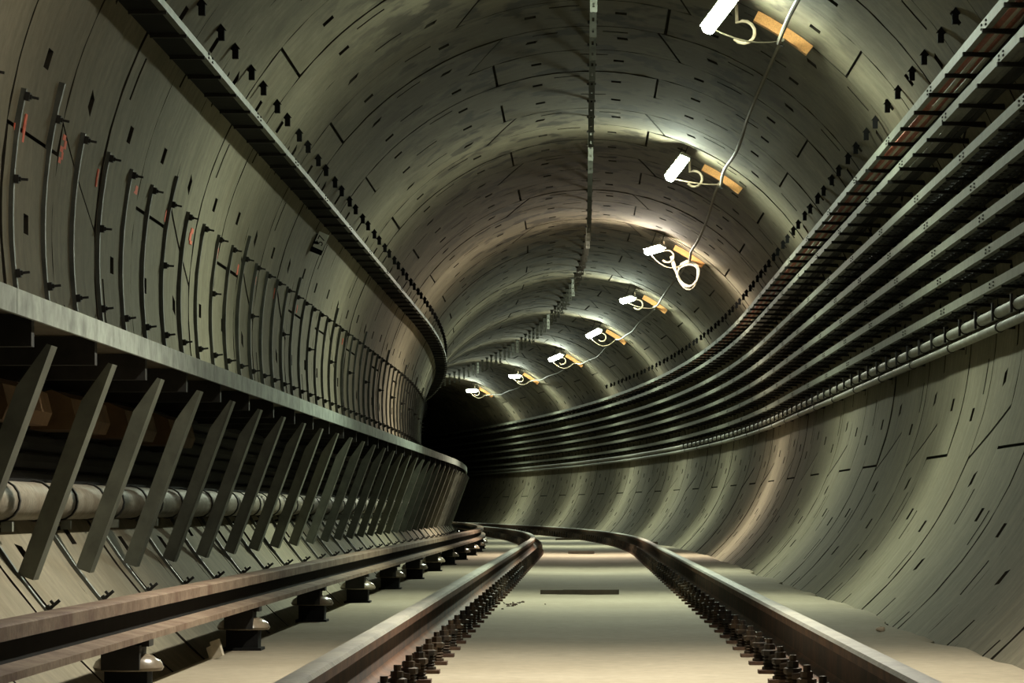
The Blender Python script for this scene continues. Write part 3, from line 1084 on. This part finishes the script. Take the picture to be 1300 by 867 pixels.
for k in range(-2, 9):
    s = LAMP0 + LAMP_STEP * k
    tx, tz = TILT[k]
    Lh = 0.27
    tx, tz = tx * 0.87, tz * 0.87
    ty = -math.sqrt(max((2 * Lh) ** 2 - tx * tx - tz * tz, 0.01))
    loc, rz = place(s, LAMP_X, LAMP_Z)
    t = thing('fluorescent_lamp', WHERE[k], 'lamp', loc, rz, 'lamps along the tunnel shoulder')
    v = Vector((tx, ty, tz)).normalized()
    cdir = Vector((TX - LAMP_X, 0, TZ - LAMP_Z)).normalized()
    out = (cdir - v * cdir.dot(v)).normalized()
    sd = v.cross(out)
    mb = MB()
    prof = [(-0.045, 0.0), (-0.05, 0.018), (-0.042, 0.045), (-0.026, 0.058), (0.026, 0.058), (0.042, 0.045), (0.05, 0.018), (0.045, 0.0)]
    n = len(prof)
    vs_ = [v * e + sd * (x * q) + out * (0.02 + (d - 0.02) * q) for e, q in ((-Lh + 0.01, 0.5), (-Lh + 0.05, 1.0), (Lh - 0.05, 1.0), (Lh - 0.01, 0.5)) for x, d in prof]
    mb.add(vs_, [(j * n + i, j * n + (i + 1) % n, (j + 1) * n + (i + 1) % n, (j + 1) * n + i) for j in range(3) for i in range(n)]
           + [tuple(range(n - 1, -1, -1)), tuple(range(3 * n, 4 * n))])
    put('diffuser', mb.mesh('diffuser', 'lamp_warm' if k == 3 else ('lamp_near' if k < 1 else 'lamp_cool')), t)
    mb = MB()
    mb.box(out * -0.016, v * Lh, sd * 0.056, out * 0.016)
    ld = bpy.data.lights.new('lamp_reflector', 'AREA')
    ld.shape = 'RECTANGLE'
    ld.size, ld.size_y = 0.07, 0.46
    ld.energy = LAMP_WATTS * (1.2 if k < 1 else (1.7 if k == 3 else 1.0))
    ld.color = LAMP_WARM if k == 3 else (LAMP_NEAR if k < 1 else LAMP_COOL)
    ld.spread = R(108)
    lo = bpy.data.objects.new('lamp_reflector', ld)
    lo.matrix_local = Matrix.Translation(out * 0.064) @ Matrix((sd, v, -out)).transposed().to_4x4()
    lo.parent = t
    COL.objects.link(lo)
    hs_ = put('housing', mb.mesh('housing', 'housing'), t)
    mb = MB()
    for e in (-0.6, 0.6):
        p = v * Lh * e - out * 0.03
        q = Vector((p.x + LAMP_X - TX, 0, p.z + LAMP_Z - TZ))
        q2 = q.normalized() * (TR + 0.005)
        end = Vector((q2.x - LAMP_X + TX, p.y, q2.z - LAMP_Z + TZ))
        mb.tube([p, end], 0.006, 6)
    put('suspension_rod', mb.mesh('suspension_rod', 'dark'), hs_)

    # wooden block on the lining with hook, ring-local
    sp = s + 0.75
    loc, rz = ring_place(sp)
    t = thing('wooden_block', 'orange wooden block on the lining ' + NTH[k], 'wooden block', loc, rz, 'wooden blocks at the lamps')
    mb = MB()
    arc_bar(mb, 27.6, 38.0, TR - 0.075, TR + 0.005, 0.045, 4)
    put('board', mb.mesh('board', 'wood'), t)
    mb = MB()
    pts = []
    c = polar(27.0, TR - 0.20, -0.10)
    for i in range(11):
        a = R(120 - 26 * i)
        pts.append(c + Vector((0.085 * math.cos(a), -0.01 * i, 0.085 * math.sin(a))))
    pts.insert(0, polar(24.0, TR - 0.03, -0.05))
    mb.tube(pts, 0.013, 7)
    put('cable_hook', mb.mesh('cable_hook', 'cord', smooth=True), t)
    hk = Matrix.Translation(loc) @ Matrix.Rotation(rz, 4, 'Z') @ polar(33.2, TR - 0.11, -0.07)
    hook_pts[k] = hk
    mb = MB()
    mb.tube([polar(33.2, TR - 0.07, 0.0), polar(33.2, TR - 0.11, -0.07), polar(33.2, TR - 0.135, -0.075), polar(34.2, TR - 0.13, -0.075)], 0.008, 6)
    put('staple', mb.mesh('staple', 'dark'), t)

    # drop cord from lamp to hook
    lp = W(s, LAMP_X, LAMP_Z) + v * (Lh * -0.9) + out * -0.01 if k != 2 else W(s, LAMP_X, LAMP_Z) - v * (Lh * 0.95)
    if k >= 1:
        mb = MB()
        pts = []
        sag = 0.02 if k == 2 else (0.05 if k in (1, 4) else 0.16)
        for i in range(13):
            u = i / 12
            p = lp.lerp(hk, u)
            p.z -= sag * 4 * u * (1 - u)
            pts.append(p)
        mb.tube(pts, 0.008 if k > 1 else 0.006, 6)
        base = Vector(pts[0])
        tag(put('lamp_cord', mb.mesh('lamp_cord', 'cord' if k > 1 else 'feed', smooth=True, origin=base), None, base),
            'thin cord from lamp to wooden block ' + NTH[k], 'cord', 'lamp drop cords')

# feed cable spans from block to block
for k in range(0, 8):
    a, b = hook_pts[k], hook_pts[k + 1]
    mb = MB()
    pts = []
    o_, h_ = frame(LAMP0 + LAMP_STEP * (k + .5))
    for i in range(25):
        u = i / 24
        p = a.lerp(b, u)
        w_ = 4 * u * (1 - u)
        p.z -= (0.10 + 0.03 * (k % 3)) * w_
        p.x -= 0.05 * w_
        p.z += 0.012 * math.sin(u * 17 + k)
        p.x += 0.015 * math.sin(u * 11 + 2 * k)
        pts.append(p)
    mb.tube(pts, 0.016 if k < 3 else 0.014, 7)
    base = Vector(pts[0])
    tag(put('feed_cable', mb.mesh('feed_cable', 'feed', smooth=True, origin=base), None, base),
        'dark feed cable slung onward from the %s lamp block' % (SHORT[k] if k > 0 else 'unseen overhead'), 'cable', 'feed cable spans between the lamps')

# coil of white cord on the third block
hk = hook_pts[3]
mb = MB()
rr = random.Random(5)
pts = []
for i in range(70):
    a = i / 70 * 2 * math.pi * 4.3
    rx = 0.14 + 0.03 * math.sin(i * 0.37)
    rz_ = 0.17 + 0.03 * math.cos(i * 0.29)
    pts.append(hk + Vector((0.02 + rx * math.cos(a), -0.05 - 0.02 * math.sin(i * .5), -0.20 + rz_ * math.sin(a))))
mb.tube(pts, 0.011, 6)
mb.tube([hk + Vector((-0.22, -.06, 0.06)), hk + Vector((-0.19, -.06, -0.05)), hk + Vector((-0.14, -.06, -0.20))], [0.02, 0.03, 0.012], 7)
base = Vector(hk)
tag(put('cord_coil', mb.mesh('cord_coil', 'white_cord', smooth=True, origin=base), None, base), 'coil of white cord hung on the third wooden block', 'cord coil')

# ------------------------------------------------------------------ number sign under the lone tray
loc = W(31.3, -2.27, 2.315 + CAM_Z)
t = thing('number_sign', 'small pale number sign reading 57 under the lone tray', 'sign', loc)
rot = Matrix.Rotation(R(24), 4, 'Y')
mb = MB(); mb.box((0, 0, 0), (0.045, 0, 0), (0, 0.006, 0), (0, 0, 0.072)); mb.v = [rot @ p for p in mb.v]
put('sign_plate', mb.mesh('sign_plate', 'sign'), t)
mb = MB(); mb.bar((-0.02, 0.006, -0.02), (-0.14, 0.02, 0.0), (0, 1, 0), 0.02, 0.012)
mb.box((-0.02, 0.03, -0.03), (0.05, 0, -0.02), (0, 0.012, 0), (0.03, 0, 0.075))  # black plate behind the sign stands in for its cast shadow
put('sign_bracket_and_shadow', mb.mesh('sign_bracket_and_shadow', 'black'), t)
cu = bpy.data.curves.new('digits', 'FONT')
cu.body = '57'
cu.size = 0.088
cu.align_x = 'CENTER'
cu.align_y = 'CENTER'
cu.extrude = 0.001
tmp = bpy.data.objects.new('digits_tmp', cu)
COL.objects.link(tmp)
dg = bpy.context.evaluated_depsgraph_get()
dg.update()
me = bpy.data.meshes.new_from_object(tmp.evaluated_get(dg))
bpy.data.objects.remove(tmp)
# stand the digits up facing the viewer, read upwards along the plate
me.transform(rot @ Matrix.Translation((0, -0.0075, 0)) @ Matrix.Rotation(R(-90), 4, 'Y') @ Matrix.Rotation(R(90), 4, 'X'))
me.materials.clear()
me.materials.append(M['ink'])
put('digits', me, t)['label'] = 'black digits 57'

# ------------------------------------------------------------------ loose things on the floor
def floor_board(s, x0, x1, h, dy, lab, yaw=0.0, z=FLOOR_Z, mat='plank'):
    loc, rz = place(s, (x0 + x1) / 2, z - 0.002)
    mb = MB()
    w = (x1 - x0) / 2
    mb.box((0, 0, h / 2), (w, 0, 0), (0, dy, 0), (0, 0, h / 2))
    mb.box((w * 0.3, dy * 0.3, h / 2), (w * 0.72, 0, 0), (0, dy * 0.8, 0), (0, 0, h / 2 + 0.002))
    tag(put('floor_board', mb.mesh('floor_board', mat), None, loc, rz + yaw), lab, 'board', 'dark boards lying across the track')
floor_board(26.4, -0.315, 0.252, 0.032, 0.05, 'dark board lying across the track slab, widest and nearest')
floor_board(50.2, -0.20, 0.16, 0.035, 0.05, 'dark board lying across the track slab, middle of three')
floor_board(72.0, 0.20, 0.66, 0.04, 0.05, 'dark board lying across the track slab, farthest of three', 0.05)
loc, rz = place(62.0, 1.25, FLOOR_Z)
mb = MB(); mb.box((0, 0, 0.035), (0.05, 0, 0), (0, 1.6, 0), (0, 0, 0.035)); mb.box((0.06, 1.2, 0.05), (0.04, 0, 0), (0, 1.3, 0), (0, 0, 0.045))
tag(put('floor_board', mb.mesh('floor_board', 'plank'), None, loc, rz + 0.10), 'dark timber lying on the slab behind the far rail bend', 'timber')

def rock(mb, c, r, seed):
    rr = random.Random(seed)
    pts = []
    n, mrows = 7, 4
    prof = []
    c = Vector(c)
    vs_ = []
    for i in range(mrows + 1):
        a = math.pi * i / mrows
        for k in range(n):
            b = 2 * math.pi * k / n
            q = r * rr.uniform(0.75, 1.2)
            vs_.append(c + Vector((q * math.sin(a) * math.cos(b) * 1.3, q * math.sin(a) * math.sin(b), q * math.cos(a) * 0.7)))
    fs = []
    for i in range(mrows):
        for k in range(n):
            fs.append((i * n + k, i * n + (k + 1) % n, (i + 1) * n + (k + 1) % n, (i + 1) * n + k))
    mb.add(vs_, fs)
loc, rz = place(18.3, 1.50, FLOOR_Z + 0.008)
mb = MB(); rock(mb, (0, 0, 0.005), 0.02, 4)
tag(put('stone', mb.mesh('stone', 'stone'), None, loc, rz), 'pale stone lying on the slab near the bare wall', 'stone')
for j, (s, x, lab) in enumerate(((17.7, -0.52, 'rusty crumbs by the rail fasteners'),)):
    loc, rz = place(23.5, -0.46, FLOOR_Z)
    mb = MB()
    rr = random.Random(9)
    for i in range(26):
        rock(mb, (rr.gauss(0, 0.06), rr.gauss(0, 0.5), 0.004), rr.uniform(0.004, 0.012), i)
    tag(put('rust_crumbs', mb.mesh('rust_crumbs', 'pad'), None, loc, rz), lab, 'debris', kind='stuff')
loc, rz = place(15.0, -1.525, FLOOR_Z)
mb = MB()
mb.box((0, 0, 0.03), (0.026, 0.0, 0.012), (0, 0.04, 0), (-0.008, 0, 0.028))
mb.box((0.003, -0.02, 0.065), (0.018, 0, 0.006), (0, 0.03, 0), (-0.004, 0, 0.012))
tag(put('wood_block', mb.mesh('wood_block', 'blockwood'), None, loc, rz), 'pale wood offcut standing between two insulators', 'wood offcut')
